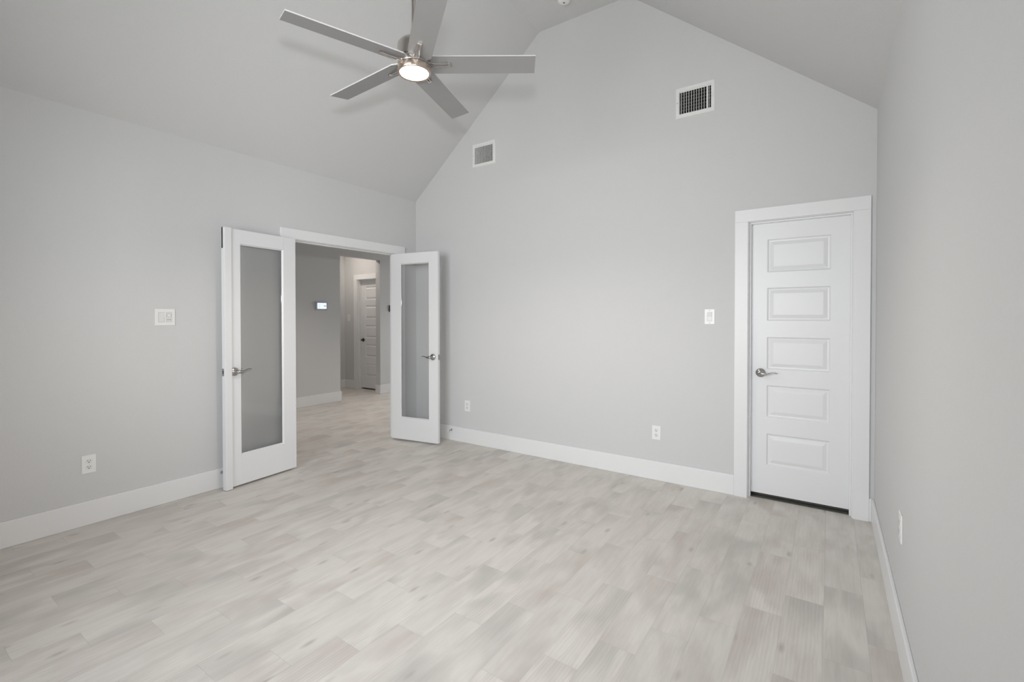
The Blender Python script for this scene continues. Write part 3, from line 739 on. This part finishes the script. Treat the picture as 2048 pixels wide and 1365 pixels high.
# ------------------------------------------------------------------ ceiling fan
FC = Vector((2.1532, -2.0941, 2.7058)); TX, TY = 0.0176, -0.0103
zx = Vector((-TX, -TY, 1)).normalized(); xx = Vector((1, 0, TX)); xx = (xx - zx * xx.dot(zx)).normalized(); yx = zx.cross(xx)
MF = frame(FC, xx, yx, zx)
root = empty('ceiling_fan', FC)
bm = NB(); lathe(bm, [(0, 0.010), (0.082, 0.010), (0.087, 0.014), (0.087, 0.076), (0.085, 0.090), (0.074, 0.105), (0.050, 0.114), (0.018, 0.117), (0.0, 0.117)], MF, 64); add('motor_housing', bm, M_FANN, smooth=40)
bm = NB(); lathe(bm, [(0, -0.024), (0.0845, -0.024), (0.0855, -0.022), (0.0855, 0.004), (0.0835, 0.007), (0, 0.007)], MF, 64); add('blade_hub', bm, M_FANN, smooth=40)
bm = NB(); lathe(bm, [(0.0755, -0.0575), (0.077, -0.0590), (0.085, -0.0590), (0.087, -0.056), (0.087, -0.0275), (0.085, -0.0260), (0.0, -0.0260), (0.0, -0.032), (0.0755, -0.032), (0.0755, -0.0575)], MF, 64); add('light_housing', bm, M_FANC, smooth=40)
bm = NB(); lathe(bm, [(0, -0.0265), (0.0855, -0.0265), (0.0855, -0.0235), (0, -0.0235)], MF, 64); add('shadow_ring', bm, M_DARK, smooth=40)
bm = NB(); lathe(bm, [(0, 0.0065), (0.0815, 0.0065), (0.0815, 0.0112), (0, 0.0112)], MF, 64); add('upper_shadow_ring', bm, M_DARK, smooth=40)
bm = NB(); lathe(bm, [(0, -0.0575), (0.050, -0.0570), (0.070, -0.0555), (0.0745, -0.0530), (0.0745, -0.040), (0.0, -0.040)], MF, 64); add('light_lens', bm, M_LENS, smooth=40)
top = (HF - FC.z) / zx.z
bm = NB(); lathe(bm, [(0, 0.115), (0.0125, 0.115), (0.0125, top), (0, top)], MF, 24); add('downrod', bm, M_FANN, smooth=40)
bm = NB(); lathe(bm, [(0, 0.115), (0.020, 0.115), (0.020, 0.128), (0.016, 0.138), (0.0, 0.138)], MF, 32); add('rod_collar', bm, M_FANN, smooth=40)
bm = NB(); lathe(bm, [(0, top - 0.06), (0.03, top - 0.06), (0.062, top - 0.04), (0.070, top), (0, top)], MF, 40); add('canopy', bm, M_FANN, smooth=40)
l = bpy.data.lights.new('fan_lamp', 'SPOT'); l.energy = 28; l.color = (1.0, 0.86, 0.72); l.spot_size = math.radians(150); l.spot_blend = 0.5; l.shadow_soft_size = 0.06
lo = bpy.data.objects.new('fan_lamp', l); lo.location = FC - zx * 0.125; COL.objects.link(lo)
TH0, RB, WB, PH, OF = 0.60695, 0.6434, 0.0621, -0.19657, 0.01628
for k in range(5):
    a = TH0 + k * 2 * math.pi / 5
    r = Vector((math.cos(a), math.sin(a), 0)); t = Vector((-math.sin(a), math.cos(a), 0)); z = Vector((0, 0, 1))
    wd = math.cos(PH) * t + math.sin(PH) * z; nn = r.cross(wd)
    MB = MF @ frame((0, 0, 0), r, wd, nn)      # x along the blade, y across, z normal (up)
    bm = NB()
    out = [(0.060, -0.040), (0.092, -WB), (RB, -WB), (RB, WB), (0.092, WB), (0.060, 0.040)]
    lo = [bm.verts.new(MB @ Vector((x, y + OF, -0.003))) for x, y in out]; hi = [bm.verts.new(MB @ Vector((x, y + OF, 0.003))) for x, y in out]
    bm.faces.new(lo[::-1]); bm.faces.new(hi)
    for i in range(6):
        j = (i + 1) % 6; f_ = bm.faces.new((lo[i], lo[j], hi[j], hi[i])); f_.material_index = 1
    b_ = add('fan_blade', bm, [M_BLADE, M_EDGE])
    # hairpin bracket under the blade
    bm = NB()
    for sy in (-1, 1):
        tube(bm, [(0.070, sy * 0.016 + OF * 0.3, -0.006), (0.105, sy * 0.013 + OF * 0.3, -0.013), (0.142, sy * 0.009 + OF * 0.3, -0.012), (0.186, sy * 0.0055 + OF * 0.35, -0.0085)], [0.0040, 0.0036, 0.0034, 0.0032], MB, 10, upv=Vector((0, 0, 1)))
    bx(bm, 0.180, 0.192, OF * 0.35 - 0.011, OF * 0.35 + 0.011, -0.0125, -0.0032, MB)
    o = obj('blade_bracket', bm, M_FANN, b_, bevel=0.001)
tag(root, 'five-blade silver ceiling fan with a lit round lens on a downrod', 'ceiling fan')

# ------------------------------------------------------------------ passage and hall downlights (out of view, they light the hall)
def downlight(org, label, watts=0.0):
    root = empty('downlight', org); M = frame(org, (1, 0, 0), (0, -1, 0), (0, 0, -1))
    bm = NB(); lathe(bm, [(0.062, 0.0), (0.085, 0.0), (0.085, 0.004), (0.066, 0.007), (0.062, 0.004), (0.062, 0.0)], M, 40)
    o = obj('trim_ring', bm, M_PLATE, root, smooth=40); o.matrix_parent_inverse = root.matrix_world.inverted()
    bm = NB(); lathe(bm, [(0, 0.001), (0.0625, 0.001), (0.0625, 0.004), (0, 0.0045)], M, 40)
    o = obj('lamp_lens', bm, M_LAMP if not watts else M_LAMP2, root, smooth=40); o.matrix_parent_inverse = root.matrix_world.inverted()
    if watts:
        l = bpy.data.lights.new('downlight_beam', 'SPOT'); l.energy = watts; l.color = (1.0, 0.93, 0.86); l.spot_size = math.radians(100); l.spot_blend = 0.9; l.shadow_soft_size = 0.05
        lo = bpy.data.objects.new('downlight_beam', l); lo.location = (org[0], org[1], org[2] - 0.012); COL.objects.link(lo)
    return tag(root, label, 'ceiling light')
downlight((-3.15, 1.15, HC), 'round recessed downlight in the passage ceiling, out of view')
downlight((-1.35, -0.2, HC), 'round recessed downlight in the hall ceiling, straight through the double doorway', 60)
downlight((-1.35, 1.9, HC), 'round recessed downlight further along the hall ceiling, out of view', 50)
